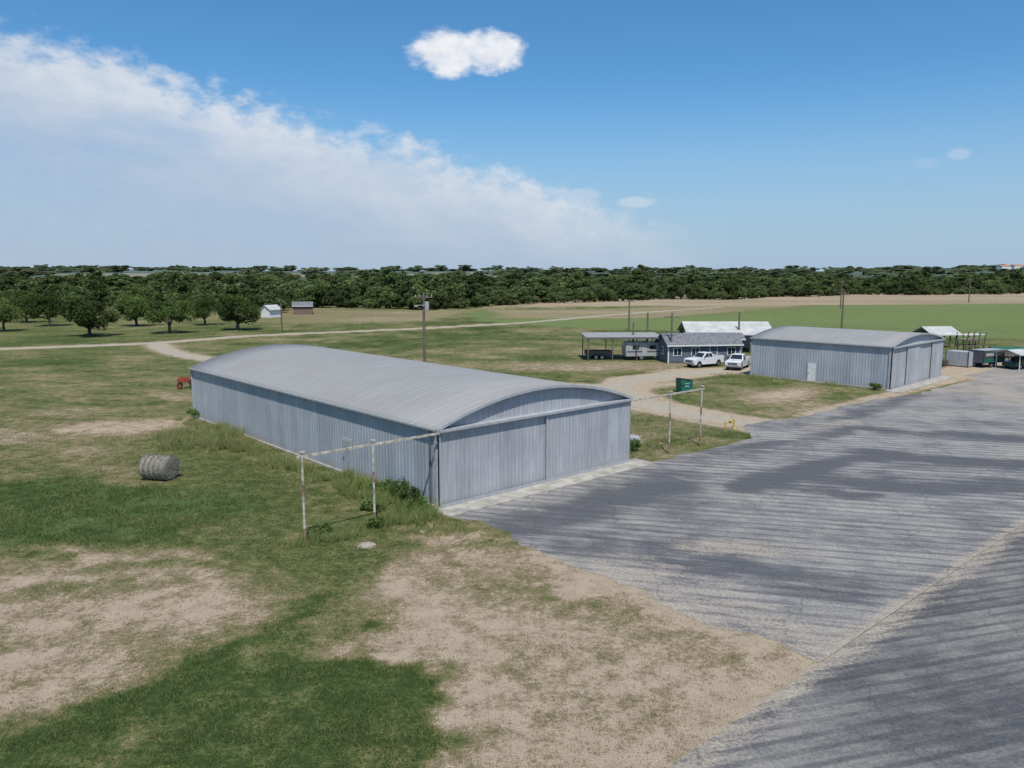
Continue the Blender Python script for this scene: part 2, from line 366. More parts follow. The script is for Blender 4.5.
finish(g,col,.7,.0,bump=ribs,bs=.35,bd=.02,spec=.2)
# ------------------------------------------------------------ buildings
def ribwall(name,p0,p1,zb,zt,nrm,mat,parent,pitch=.3,depth=.018):
    p0=Vector((*p0,0));p1=Vector((*p1,0)); L=(p1-p0).length; d=(p1-p0)/L; n=Vector((*nrm,0))
    st=[]; s=0
    while s<L-.001:
        for o,k in((0,0),(.55,0),(.67,1),(.88,1)):
            q=s+o*pitch
            if q<L: st.append((q,k*depth))
        s+=pitch
    st.append((L,0)); v=[];f=[]
    for i,(q,o) in enumerate(st):
        p=p0+d*q+n*o; t=zt(q) if callable(zt) else zt; b=zb(q) if callable(zb) else zb
        v+=[(p.x,p.y,b),(p.x,p.y,t)]
        if i: k=2*i; f.append((k-2,k,k+1,k-1))
    return pymesh(name,v,f,mat,parent)
def hangar(name,loc,ang,W,L,E,rise,doory,split=2):
    h=empty(name,(loc[0],loc[1],0),ang)
    arc=lambda x: E+rise*max(0,1-((x-W/2)/(W/2))**2)
    ribwall('side_wall_left',(0,L),(0,0),0,E,(-1,0),mWall,h); ribwall('side_wall_right',(W,0),(W,L),0,E,(1,0),mWall,h)
    ribwall('rear_wall',(W,L),(0,L),0,lambda q:arc(W-q),(0,1),mWall,h)
    hd=E-.10
    ribwall('front_gable',(0,0),(W,0),hd,lambda q:max(hd+.02,arc(q)-.02),(0,-1),mDoor,h)
    box('door_header',(W/2,-.16,E-.16),(W+.1,.34,.20),mTrim,h)
    box('door_track',(W/2,-.40,E-.11),(W+.06,.10,.12),mTrim,h)
    n=split; w=W/n
    for i in range(n):
        yo=-.20 if i%2==0 else -.30
        ribwall('sliding_door_%d'%(i+1),(i*w+.02,yo),((i+1)*w+(.08 if i<n-1 else -.02),yo),.06,E-.27,(0,-1),mDoor,h,.26,.018)
        box('door_stile_%d'%(i+1),(i*w+.05,yo-.03,(E-.27)/2+.03),(.07,.06,E-.34),mTrim,h)
    box('door_edge',(W-.03,-.25,(E-.2)/2),(.07,.1,E-.3),mTrim,h)
    box('door_bottom_rail',(W/2,-.335,.13),(W,.03,.16),mTrim,h)
    for x in (-.03,W+.03): box('corner_flashing',(x,.0,E/2),(.12,.16,E),mTrim,h)
    box('corner_flashing',(-.03,L,E/2),(.12,.12,E),mTrim,h)
    N=40; o=.18; v=[];f=[]; xsr=[-o+(W+2*o)*i/N for i in range(N+1)]
    def rz(x): return E+.05+rise*(1-((x-W/2)/(W/2))**2)
    ysr=[-.28]+[L*k/8 for k in range(1,8)]+[L+.2]
    for y in ysr:
        for x in xsr: v.append((x,y,rz(x)))
    M=N+1
    for j in range(len(ysr)-1):
        for i in range(N): f.append((j*M+i,j*M+i+1,(j+1)*M+i+1,(j+1)*M+i))
    ro=pymesh('roof',v,f,mRoof,h,True); md=ro.modifiers.new('t','SOLIDIFY'); md.thickness=.06; md.offset=-1
    v=[];f=[]
    for i,x in enumerate(xsr):
        z=rz(x); v+=[(x,-.285,z-.13),(x,-.285,z+.02),(x,-.33,z+.02),(x,-.33,z-.13)]
        if i:
            k=4*i
            for a in range(4): f.append((k-4+a,k-4+(a+1)%4,k+(a+1)%4,k+a))
    pymesh('arch_fascia',v,f,mTrim,h)
    for x in (-.2,W+.2): box('eave_gutter',(x,L/2,E-.06),(.08,L+.4,.10),mTrim,h)
    box('door_apron_slab',(W/2-.1,-.80,.02),(W+2.0,1.55,.07),mConc,h)
    box('foundation',(-.02,L/2,.05),(.22,L,.12),mConc,h)
    box('door_frame',(-.045,doory,1.06),(.05,1.06,2.12),mTrim,h); box('door',(-.075,doory,1.03),(.05,.86,1.98),mWhite if L<20 else mTrim,h)
    cyl('door_knob',(-.1,doory+.32,1.0),(-.16,doory+.32,1.0),.04,mDarkT,h)
    return h
H1=hangar('metal_hangar',(AX,AY),ANG,14.3,32.6,4.0,1.32,8.5)
cyl('downspout',(-.12,.35,.1),(-.12,.35,3.9),.05,mDarkT,H1)
H2=hangar('metal_hangar',(37.0,75.8),math.radians(44),14.3,14.8,4.3,.85,7.8,4)
def rail(name,u0,u1,posts,zz,mat):
    e=empty(name,(AX,AY,0),ANG)
    box('track_beam',((u0+u1)/2,-.40,zz),(abs(u1-u0),.08,.10),mat,e)
    for i,p in enumerate(posts):
        cyl('post_%d'%(i+1),(p,-.40,0),(p,-.40,zz+.18),.055,mat,e); cyl('collar_%d'%(i+1),(p,-.40,0),(p,-.40,.7),.062,mRust,e)
        cyl('rust_band_%d'%(i+1),(p,-.40,2.1),(p,-.40,2.6),.058,mRust,e)
        box('cap_%d'%(i+1),(p,-.40,zz+.2),(.2,.18,.05),mat,e)
    return e
rail('door_track_frame',-7.5,-.1,[-7.25,-3.8],3.82,mPipe)
rail('door_track_frame',14.5,21.8,[18.1,21.5],3.82,mPipe)
def pole(x,y,h,arm=True,tr=False,r=.14):
    e=empty('utility_pole',(x,y,0),random.uniform(-.3,.3))
    cyl('shaft',(0,0,-.1),(0,0,h),r,mWood,e,r*.7)
    if arm:
        box('crossarm',(0,.12,h-.55),(2.0,.1,.12),mWood,e)
        for q in (-.9,-.4,.4,.9): cyl('insulator',(q,.12,h-.49),(q,.12,h-.27),.05,mTrim,e,.03)
    if tr:
        cyl('transformer',(.3,-.25,h-1.9),(.3,-.25,h-1.0),.24,mTrim,e); box('lamp_arm',(-.4,-.3,h-1.4),(.9,.06,.06),mTrim,e); box('lamp_head',(-.9,-.3,h-1.48),(.4,.2,.16),mTrim,e,bev=.03)
    return e
pole(-9.7,86,9.3,True,True,.19); pole(66,156,7.9,True,False,.2); pole(-44.3,150,5.6,False,False,.18); pole(23.4,156,6.2,True,False,.18); pole(18.6,107,6.0,False,False,.17); pole(32.8,112.6,5.8,False,False,.17); pole(16.2,104,4.9,False,False,.15)
pole(20.3,99,6.4,True,False,.15); pole(105,250,9,True,False,.22); pole(175,300,9,True,False,.22)
mHay,g=newmat('weathered_hay'); oc=g.n('ShaderNodeTexCoord').outputs['Object']
fn=g.noise(g.mapping(oc,(3,14,14)),2.2,5,.7); s=g.n('ShaderNodeSeparateXYZ',{0:oc})
rg=g.sst(g.m('SINE',g.m('MULTIPLY',g.m('ADD',s.outputs[0],g.m('MULTIPLY',fn,.08)),18)),.2,.9)
col=g.mix(fn,(.15,.135,.11),(.33,.30,.245)); col=g.mix(g.m('MULTIPLY',rg,.4),col,(.42,.40,.35)); finish(g,col,.95,bump=fn,bs=1,bd=.05,spec=.05)
e=empty('hay_bale',(-19.8,42.6,.64),math.radians(-14))
N=36; v=[];f=[]; prof=[(-.86,0.02),(-.87,.35),(-.85,.58),(-.78,.67)]+[(-.7+.1*i,.685+.018*math.sin(i*2.1)) for i in range(15)]+[(.78,.67),(.85,.58),(.87,.35),(.86,.02)]
for j,(x,r) in enumerate(prof):
    for i in range(N):
        t=2*math.pi*i/N; rr=r*(1+random.uniform(-.018,.018)); zz=max(rr*math.sin(t),-.62); v.append((x+random.uniform(-.012,.012),rr*math.cos(t)*1.03,zz))
        if j: f.append(((j-1)*N+i,(j-1)*N+(i+1)%N,j*N+(i+1)%N,j*N+i))
pymesh('rolled_hay',v,f,mHay,e)
rr=np.random.RandomState(5); n=2600; th=rr.uniform(-.5,3.7,n); px=rr.uniform(-.86,.86,n); R0=.69; cpt=np.stack([px,R0*np.cos(th)*1.02,R0*np.sin(th)],1)
dirv=np.stack([rr.normal(0,.05,n),-np.sin(th)*.09+rr.normal(0,.02,n),np.cos(th)*.09+rr.normal(0,.02,n)],1)
off=rr.normal(0,.012,(n,3)); V=np.concatenate([cpt-dirv,cpt+dirv,cpt+off+dirv*.2],0); F=np.stack([np.arange(n),np.arange(n)+n,np.arange(n)+2*n],1)
link(bpy.data.objects.new('loose_straw',fastmesh('loose_straw',V,F,[mHay])),e)
# ------------------------------------------------------------ vehicles
mGlass=simple('dark_glass',(.02,.025,.03),.08,0,.1,1,.8); mPW=simple('white_car_paint',(.66,.67,.68),.25,0,.05,1,.6); mHub=simple('wheel_rim',(.45,.45,.47),.35,.8)
mRedL=simple('tail_lamp',(.45,.02,.02),.3); mLamp=simple('headlamp',(.6,.62,.65),.15)
def wheel(e,x,y,r=.38,w=.25,hub=mHub):
    s=1 if y>0 else -1
    cyl('tyre',(x,y-s*w,r),(x,y,r),r,mBlack,e,n=22); cyl('rim',(x,y,r),(x,y+s*.015,r),r*.62,hub,e,n=16)
def arch(cx,r,z0,n=7): return [(cx+r*math.cos(math.pi*i/n),z0+ (r*math.sin(math.pi*i/n))) for i in range(n+1)]
def pickup(x,y,rz,paint):
    e=empty('pickup_truck',(x,y,0),rz)
    low=[(2.88,.45),(2.90,.85),(2.82,1.08),(2.5,1.16),(1.30,1.24),(-.95,1.24),(-.95,.98),(-2.86,.98),(-2.88,.48)]
    low+=[(-2.35,.45)]+[(q,z) for q,z in arch(-1.85,.47,.42)[::-1]]+[(-1.3,.40)]+[(1.35,.40)]+[(q,z) for q,z in arch(1.88,.47,.42)[::-1]]+[(2.45,.45)]
    extrude_profile('body',low,-.98,.98,paint,e,.025)
    for s in(-1,1): box('bed_side',(-1.92,s*.93,1.18),(1.9,.10,.42),paint,e,bev=.02)
    box('tailgate',(-2.83,0,1.18),(.08,1.76,.42),paint,e,bev=.015); box('bed_front',(-1.0,0,1.2),(.06,1.76,.42),paint,e)
    box('bed_liner',(-1.92,0,.99),(1.76,1.74,.03),mBlack,e)
    b=[(1.25,.90),(1.25,-.90),(-.95,-.90),(-.95,.90)]; t=[(.50,.72),(.50,-.72),(-.72,-.72),(-.72,.72)]
    v=[(p[0],p[1],1.235) for p in b]+[(p[0],p[1],1.86) for p in t]
    c=pymesh('cab',v,[(0,1,2,3)[::-1],(4,5,6,7)[::-1],(0,4,5,1)[::-1],(1,5,6,2)[::-1],(2,6,7,3)[::-1],(3,7,4,0)[::-1]],paint,e)
    bm=bmesh.new(); bm.from_mesh(c.data); bmesh.ops.recalc_face_normals(bm,faces=bm.faces[:]); bmesh.ops.bevel(bm,geom=bm.edges[:],offset=.04,segments=2,affect='EDGES'); bm.to_mesh(c.data); bm.free()
    def quad(nm,P,Q,s0,s1,h0,h1,off,mat):
        P=[Vector(p) for p in P];Q=[Vector(p) for p in Q]
        def at(s,h): return (P[0].lerp(P[1],s)).lerp(Q[0].lerp(Q[1],s),h)+Vector(off)
        pymesh(nm,[at(s0,h0),at(s1,h0),at(s1,h1),at(s0,h1)],[(0,1,2,3)],mat,e)
    B=v[:4];T=v[4:]
    quad('windscreen',(B[0],B[1]),(T[0],T[1]),.06,.94,.1,.9,(.008,0,.006),mGlass)
    quad('rear_window',(B[2],B[3]),(T[2],T[3]),.1,.9,.2,.88,(-.008,0,.006),mGlass)
    for a_,b_,s in((1,2,-1),(3,0,1)):
        if s==-1: R1,R2=(.14,.52),(.56,.90)
        else: R1,R2=(.10,.44),(.48,.86)
        for k,(p,q) in enumerate((R1,R2)): quad('side_window_%d'%k,(B[a_],B[b_]),(T[a_],T[b_]),p,q,.12,.86,(0,s*.010,.004),mGlass)
    box('grille',(2.895,0,.86),(.04,1.2,.28),mDarkT,e); box('front_bumper',(2.93,0,.56),(.16,1.9,.22),mHub,e,bev=.04); box('rear_bumper',(-2.94,0,.58),(.14,1.85,.18),mHub,e,bev=.03)
    for s in(-1,1):
        box('headlamp',(2.87,s*.78,.92),(.06,.3,.2),mLamp,e,bev=.01); box('tail_lamp',(-2.885,s*.9,1.12),(.03,.1,.36),mRedL,e)
        box('mirror',(1.0,s*1.08,1.36),(.1,.2,.2),mBlack,e,bev=.02); box('door_seam',(.15,s*.983,.85),(.02,.006,.7),mDarkT,e)
        wheel(e,1.88,s*.97); wheel(e,-1.85,s*.97)
    box('chassis',(0,0,.45),(5.2,.9,.14),mBlack,e)
    return e
pickup(23.6,95.2,math.radians(212),mPW).scale=(.88,.92,.95); pickup(27.2,93.2,math.radians(240),mPW).scale=(.88,.92,.95)
def car(x,y,rz,paint):
    e=empty('parked_car',(x,y,0),rz)
    low=[(2.2,.35),(2.25,.62),(2.1,.78),(1.1,.92),(-1.9,.95),(-2.2,.85),(-2.22,.4),(-1.75,.35)]+arch(-1.3,.38,.3)[::-1]+[(-.9,.3),(.95,.3)]+arch(1.35,.38,.3)[::-1]+[(1.78,.35)]
    extrude_profile('body',low,-.88,.88,paint,e,.03)
    extrude_profile('glasshouse',[(1.1,.93),(.45,1.42),(-1.2,1.45),(-1.85,.96)],-.74,.74,mGlass,e,.03)
    box('roof_panel',(-.38,0,1.45),(1.6,1.36,.04),paint,e,bev=.015)
    for s in(-1,1): wheel(e,1.35,s*.87,.32,.2); wheel(e,-1.3,s*.87,.32,.2)
    return e
car(61.5,93.4,math.radians(200),simple('dark_green_paint',(.03,.09,.06),.3))
mRed=simple('faded_red_paint',(.30,.06,.04),.6,0,.4)
e=empty('farm_tractor',(-32.2,77.0,0),math.radians(200)); e.scale=(.72,.72,.85)
extrude_profile('hood',[(0,.75),(1.5,.75),(1.55,1.1),(1.45,1.28),(0,1.35)],-.3,.3,mRed,e,.04); box('gearbox',(-.5,0,.75),(1.3,.45,.5),mRed,e)
for s in(-1,1):
    wheel(e,-.7,s*.85,.68,.34,mRed); wheel(e,1.25,s*.6,.36,.18,mRed); box('fender',(-.7,s*.68,1.42),(.9,.34,.06),mRed,e,bev=.02)
box('seat',(-.7,0,1.25),(.45,.45,.12),mBlack,e,bev=.03); box('seat_back',(-.93,0,1.48),(.08,.42,.4),mRed,e,bev=.03)
cyl('steering_column',(-.05,0,1.2),(-.25,0,1.55),.03,mDarkT,e); cyl('steering_wheel',(-.25,0,1.55),(-.27,0,1.58),.2,mBlack,e); cyl('exhaust',(.9,.12,1.25),(.9,.12,1.95),.035,mDarkT,e)
mGreen=simple('green_paint',(.02,.13,.09),.5,0,.3)
e=empty('dumpster',(16.6,74.3,0),math.radians(20)); e.scale=(.72,.8,1)
extrude_profile('bin',[(-.85,.15),(.85,.15),(.95,1.15),(-.95,1.35)],-.6,.6,mGreen,e,.03)
box('lid',(0,0,1.30),(1.9,1.26,.05),mBlack,e,rot=(0,math.radians(6),0)); box('label',(0,-.612,.8),(.7,.01,.3),mWhite,e)
for s in(-1,1):
    box('fork_pocket',(0,s*.64,.85),(1.6,.08,.14),mGreen,e); cyl('caster',(s*.65,-.4,.1),(s*.65,-.32,.1),.1,mBlack,e); cyl('caster',(s*.65,.4,.1),(s*.65,.32,.1),.1,mBlack,e)
mYel=simple('yellow_paint',(.55,.38,.08),.6)
e=empty('pipe_valve',(16.1,56.6,0),.3)
cyl('riser_left',(-.35,0,0),(-.35,0,.55),.07,mYel,e); cyl('riser_right',(.35,0,0),(.35,0,.75),.07,mYel,e); cyl('crossover',(-.35,0,.5),(.35,0,.5),.06,mYel,e); cyl('handwheel',(0,0,.62),(0,0,.65),.16,mYel,e); cyl('stem',(0,0,.5),(0,0,.63),.03,mDarkT,e)
e=empty('propane_tank',(8.1,51.0,0),ANG+math.pi/2); e.scale=(.55,.6,.62)
bm=bmesh.new(); bmesh.ops.create_uvsphere(bm,u_segments=20,v_segments=14,radius=.45)
for vv in bm.verts: vv.co.z+= .55 if vv.co.z>0.001 else (-.55 if vv.co.z<-.001 else 0)
me=bpy.data.meshes.new('vessel'); bm.to_mesh(me); bm.free(); me.materials.append(mTrim); me.polygons.foreach_set('use_smooth',[True]*len(me.polygons)); o=link(bpy.data.objects.new('vessel',me),e); o.rotation_euler=(0,math.pi/2,0); o.location=(0,0,.72)
for s in(-.5,.5): box('saddle',(s,0,.15),(.14,.6,.32),mConc,e)
cyl('valve_dome',(0,0,1.1),(0,0,1.28),.14,mTrim,e)
mStone=simple('limestone',(.33,.28,.22),.9)
def stone(x,y,s):
    bm=bmesh.new(); bmesh.ops.create_icosphere(bm,subdivisions=3,radius=1)
    for vv in bm.verts:
        n_=1+.35*(vn(vv.co.x*3+x,vv.co.y*3,1,91)-.5); vv.co=Vector((vv.co.x*s*n_,vv.co.y*s*.7*n_,vv.co.z*s*.42*n_))
    me=bpy.data.meshes.new('stone'); bm.to_mesh(me); bm.free(); me.materials.append(mStone); o=link(bpy.data.objects.new('stone',me)); o.location=(x,y,s*.12); o.rotation_euler=(0,0,x)
stone(-6.15,31.6,.38); stone(1.9,20.1,.12); stone(-4.0,33.4,.2)
# ------------------------------------------------------------ farmstead
mSiding,g=newmat('blue_grey_siding'); oc=g.n('ShaderNodeTexCoord').outputs['Object']; s=g.n('ShaderNodeSeparateXYZ',{0:oc})
lap=g.sst(g.m('FRACT',g.m('MULTIPLY',s.outputs[2],5)),.85,1); col=g.mix(g.m('MULTIPLY',lap,.5),g.mix(g.noise(oc,1.2,3),(.095,.115,.15),(.13,.15,.19)),(.05,.06,.08)); finish(g,col,.7)
mShing=simple('dark_shingles',(.17,.172,.185),.9,0,.35,3); mRoofW=simple('white_roof_sheet',(.50,.49,.46),.55,.1,.2,.6)
def gable(name,x,y,rz,L,D,E,Rg,wall,roof,open_=False,win=True):
    e=empty(name,(x,y,0),rz)
    if not open_:
        extrude_profile('walls_core',[(-D/2,0),(D/2,0),(D/2,E),(0,Rg-.05),(-D/2,E)],-L/2,L/2,wall,e).rotation_euler=(0,0,math.pi/2)
    else:
        for i in range(5):
            for sy in(-1,1): box('post',(-L/2+.2+i*(L-.4)/4,sy*(D/2-.15),E/2),(.16,.16,E),mWood,e)
        ribwall('rear_wall',(L/2,D/2-.05),(-L/2,D/2-.05),0,E,(0,1),mWall,e)
        for i in range(5): box('truss',(-L/2+.2+i*(L-.4)/4,0,E-.08),(.1,D,.18),mWood,e)
    an=math.atan2(Rg-E,D/2)
    for s in(-1,1):
        v=[(-L/2-.3,0,Rg),(L/2+.3,0,Rg),(L/2+.3,s*(D/2+.4),E-.4*math.tan(an)),(-L/2-.3,s*(D/2+.4),E-.4*math.tan(an))]
        v=[(a,b,c+.06) for a,b,c in v]; v2=[(a,b,c-.11) for a,b,c in v]
        pymesh('roof_slope',v+v2,[(0,1,2,3),(7,6,5,4),(0,4,5,1),(1,5,6,2),(2,6,7,3),(3,7,4,0)],roof,e)
        box('fascia',(0,s*(D/2+.42),E-.42*math.tan(an)+.0),(L+.6,.03,.16),mWhite,e)
    if win:
        n=4
        for i in range(n):
            wx=-L/2+L*(i+.5)/n
            if i==2:
                box('door_frame',(wx,-D/2-.02,1.05),(1.1,.04,2.12),mWhite,e); box('door',(wx,-D/2-.05,1.03),(.85,.04,1.98),mDarkT,e)
            else:
                box('window_frame',(wx,-D/2-.02,1.45),(1.15,.05,1.05),mWhite,e); box('window_pane',(wx,-D/2-.05,1.45),(.95,.02,.86),mGlass,e); box('mullion',(wx,-D/2-.065,1.45),(.05,.01,.86),mWhite,e)
        for sx_ in(-1,1):
            for sy in(-1,1): box('corner_trim',(sx_*(L/2+.01),sy*(D/2+.01),E/2),(.14,.14,E),mWhite,e)
        box('window_frame',(-L/2-.02,0,1.45),(.05,1.0,1.05),mWhite,e); box('window_pane',(-L/2-.05,0,1.45),(.02,.82,.86),mGlass,e)
        box('porch_deck',(L*.125,-D/2-.9,.15),(3,1.7,.28),mWood,e)
        box('skirting',(0,-D/2-.012,.14),(L,.02,.28),mDarkT,e)
    return e
gable('farm_house',24.3,101.5,math.radians(8),9.6,4.6,2.45,3.6,mSiding,mShing)
gable('open_barn',31.5,115.5,math.radians(-3),12.0,8,2.8,4.2,mWood,mRoofW,True,False)
gable('machine_shed',28.0,108.5,math.radians(-3),7.5,3.5,2.5,3.1,mWood,mShing,False,False)
gable('tool_shed',-62,201,math.radians(60),3.8,3.0,2.2,3.1,mWhite,mRoofW,False,False)
gable('wooden_shed',-57.5,215,.2,5,3.5,2.5,3.4,simple('brown_boards',(.20,.13,.10),.9),mShing,False,False)
gable('equipment_shelter',65.9,121,math.radians(10),4.6,4,2.2,3.1,mWhite,mRoofW,True,False)
e=empty('carport',(14.6,104,0),math.radians(3))
L,D=10.2,5.5
for i in range(4):
    for sy in(-1,1): cyl('post',(-L/2+.3+i*(L-.6)/3,sy*(D/2-.2),0),(-L/2+.3+i*(L-.6)/3,sy*(D/2-.2),2.95+.1*sy),.07,mWood,e)
pymesh('roof',[(-L/2,-D/2,2.95),(L/2,-D/2,2.95),(L/2,D/2,3.2),(-L/2,D/2,3.2),(-L/2,-D/2,3.07),(L/2,-D/2,3.07),(L/2,D/2,3.32),(-L/2,D/2,3.32)],[(3,2,1,0),(4,5,6,7),(0,1,5,4),(1,2,6,5),(2,3,7,6),(3,0,4,7)],mRoof,e)
box('fascia',(0,-D/2-.03,2.98),(L,.04,.22),mDarkT,e)
mCamp=simple('camper_shell',(.36,.36,.36),.4,0,.15)
e=empty('camper_trailer',(17.2,103.0,0),math.radians(8))
extrude_profile('shell',[(-2.4,.5),(2.3,.5),(2.5,1.2),(2.3,2.3),(-2.2,2.4),(-2.45,1.8)],-1.0,1.0,mCamp,e,.06)
box('stripe',(0,-1.01,1.15),(4.5,.02,.18),mDarkT,e); box('window',(-1.1,-1.01,1.7),(.9,.02,.5),mGlass,e); box('window',(1.2,-1.01,1.7),(.8,.02,.5),mGlass,e); box('door',(.1,-1.015,1.35),(.65,.04,1.6),mTrim,e); box('roof_vent',(.4,0,2.42),(.5,.5,.14),mWhite,e,bev=.03)
for s in(-1,1): wheel(e,-.3,s*.98,.34,.2)
box('hitch',(2.9,0,.5),(1.0,.1,.1),mDarkT,e)
def utility_trailer(x,y,rz,Lt,tarp=None):
    e=empty('utility_trailer',(x,y,0),rz)
    box('deck',(0,0,.6),(Lt,1.8,.1),mDarkT,e)
    for s in(-1,1): wheel(e,-.45,s*1.0,.33,.18); wheel(e,.35,s*1.0,.33,.18); box('side_board',(0,s*.9,.92),(Lt,.05,.5),mWood,e); box('mudguard',(-.05,s*1.0,.74),(1.7,.24,.04),mDarkT,e)
    box('front_board',(Lt/2,0,.92),(.05,1.8,.5),mWood,e); box('hitch',(Lt/2+.7,0,.55),(1.3,.08,.08),mDarkT,e)
    if tarp:
        v=[];f=[]
        for i in range(9):
            t=math.pi*i/8
            for x_ in(-Lt/2,Lt/2): v.append((x_,-.95*math.cos(t),1.2+.65*math.sin(t)))
            if i: k=2*i; f.append((k-2,k-1,k+1,k))
        pymesh('tarp',v,f,tarp,e,True)
        for x_ in(-Lt/2+.1,Lt/2-.1):
            for s in(-1,1): cyl('hoop_leg',(x_,s*.96,.6),(x_,s*.96,1.25),.04,mTrim,e)
    return e
utility_trailer(11.5,103.6,.08,3.4)
mHT=simple('dark_trailer_paint',(.07,.085,.085),.4,.1,.3)
e=empty('horse_trailer',(58.2,95.0,0),math.radians(25))
extrude_profile('box_body',[(-1.9,.55),(1.7,.55),(2.1,.9),(1.9,2.05),(-1.9,2.1)],-.95,.95,mHT,e,.06)
box('roof_cap',(-.02,0,2.11),(3.7,1.8,.06),mCamp,e,bev=.02)
box('green_stripe',(-.05,-.965,.85),(3.7,.02,.45),mGreen,e); box('slot_window',(-.1,-.965,1.6),(3.0,.02,.35),mCamp,e); box('rear_gate',(-1.93,0,1.25),(.03,1.6,1.3),mDarkT,e)
for s in(-1,1): wheel(e,-.5,s*.99,.33,.2); wheel(e,.25,s*.99,.33,.2); box('mudguard',(-.12,s*1.0,.74),(1.6,.24,.05),mDarkT,e)
box('hitch',(2.6,0,.55),(1.3,.09,.09),mDarkT,e)
e=empty('storage_container',(55.4,95.6,0),math.radians(35))
box('core',(0,0,.98),(2.0,2.6,1.76),mTrim,e)
ribwall('side',(1.02,-1.32),(-1.02,-1.32),.12,1.86,(0,-1),mTrim,e,.2,.03); ribwall('side',(-1.02,-1.32),(-1.02,1.32),.12,1.86,(-1,0),mTrim,e,.2,.03)
for a in(-1,1):
    for b in(-1,1): box('corner_post',(a*1.03,b*1.33,1.0),(.1,.1,2.0),mDarkT,e)
utility_trailer(64.5,101,math.radians(-10),4.2,mGreen)
e=empty('metal_canopy',(61.6,93.4,0),math.radians(20))
for x in(-2.5,2.5):
    for s in(-1,1): cyl('leg',(x,s*1.5,0),(x,s*1.5,1.85),.05,mWhite,e)
for s in(-1,1): pymesh('roof_slope',[(-2.8,0,2.35),(2.8,0,2.35),(2.8,s*1.8,1.85),(-2.8,s*1.8,1.85),(-2.8,0,2.30),(2.8,0,2.30),(2.8,s*1.8,1.80),(-2.8,s*1.8,1.80)],[(0,1,2,3),(7,6,5,4),(0,4,5,1),(1,5,6,2),(2,6,7,3),(3,7,4,0)],mRoofW,e)
e=empty('timber_rack',(67,113.5,0),.3)
for x in(-1.6,-.5,.6,1.7):
    for s in(-1,1): box('upright',(x,s*.8,1.4),(.12,.12,2.8),mWood,e,rot=(s*-.12,0,0))
for z in(.9,1.7,2.5):
    for s in(-1,1): box('rail',(0,s*(.98-.12*z),z),(4.2,.07,.14),mWhite if z>2 else mWood,e)
for i in range(6): box('plank',(0,-.5+.2*i,1.85+.02*(i%2)),(4.0,.16,.05),mStone,e)
for (x,y,rz) in ((53.0,95.5,.5),(63.5,97,1.0),(70,108,.2)):
    e=empty('pallet_stack',(x,y,0),rz)
    for k in range(5):
        for q in(-.45,0,.45): box('bearer',(0,q,.07+k*.16),(1.1,.09,.08),mWood,e)
        for q in range(6): box('slat',(-.5+.2*q,0,.125+k*.16),(.14,1.1,.025),mWood,e)
# ------------------------------------------------------------ foliage
def leafmat(name,c0,c1,tr=.25):
    m,g=newmat(name); sh=g.attr('shade'); rnd=g.n('ShaderNodeObjectInfo').outputs['Random']
    col=g.mix(sh,c0,c1); col=g.mix(g.m('MULTIPLY',g.m('FRACT',g.m('MULTIPLY',rnd,7.3)),.4),col,(.17,.175,.065)); f=g.sst(rnd,0,1,.62,1.3)
    v_=g.n('ShaderNodeVectorMath',{0:col,1:(1,1,1)},operation='MULTIPLY'); g.nt.links.new(f,v_.inputs[1])
    d=g.n('ShaderNodeBsdfDiffuse',{0:v_.outputs[0]}); t=g.n('ShaderNodeBsdfTranslucent',{0:v_.outputs[0]})
    x=g.n('ShaderNodeMixShader',{0:tr,1:d.outputs[0],2:t.outputs[0]}); o=g.n('ShaderNodeOutputMaterial',{0:x.outputs[0]}); return m
mLeaf=leafmat('oak_leaves',(.05,.085,.025),(.15,.21,.065),.4); mLeafD=leafmat('treeline_leaves',(.075,.115,.042),(.155,.205,.080),.4); mLeafF=leafmat('hazy_hill_leaves',(.12,.165,.095),(.20,.25,.145),.4); mBark=simple('bark',(.10,.08,.06),.95)  # hill leaves carry distance haze in their colour; treeline leaves a little of it
def leafquads(c,s,rs):
    n=len(c); t=rs.normal(size=(n,3)); t/=np.linalg.norm(t,axis=1)[:,None]; q=rs.normal(size=(n,3)); b=np.cross(t,q); b/=np.linalg.norm(b,axis=1)[:,None]
    s=s[:,None]; t=t*s;b=b*s*.65
    V=np.stack([c-t,c-b,c+t,c+b],1).reshape(-1,3); F=np.arange(4*n).reshape(n,4); return V,F
def limb(p0,p1,r0,r1,n=6):
    p0=np.array(p0,float);p1=np.array(p1,float); d=p1-p0; d/=np.linalg.norm(d); a=np.cross(d,[.3,.9,.1]); a/=np.linalg.norm(a); b=np.cross(d,a)
    V=[p+(a*math.cos(2*math.pi*i/n)+b*math.sin(2*math.pi*i/n))*r for p,r in((p0,r0),(p1,r1)) for i in range(n)]
    F=[(i,(i+1)%n,n+(i+1)%n,n+i) for i in range(n)]; return V,F
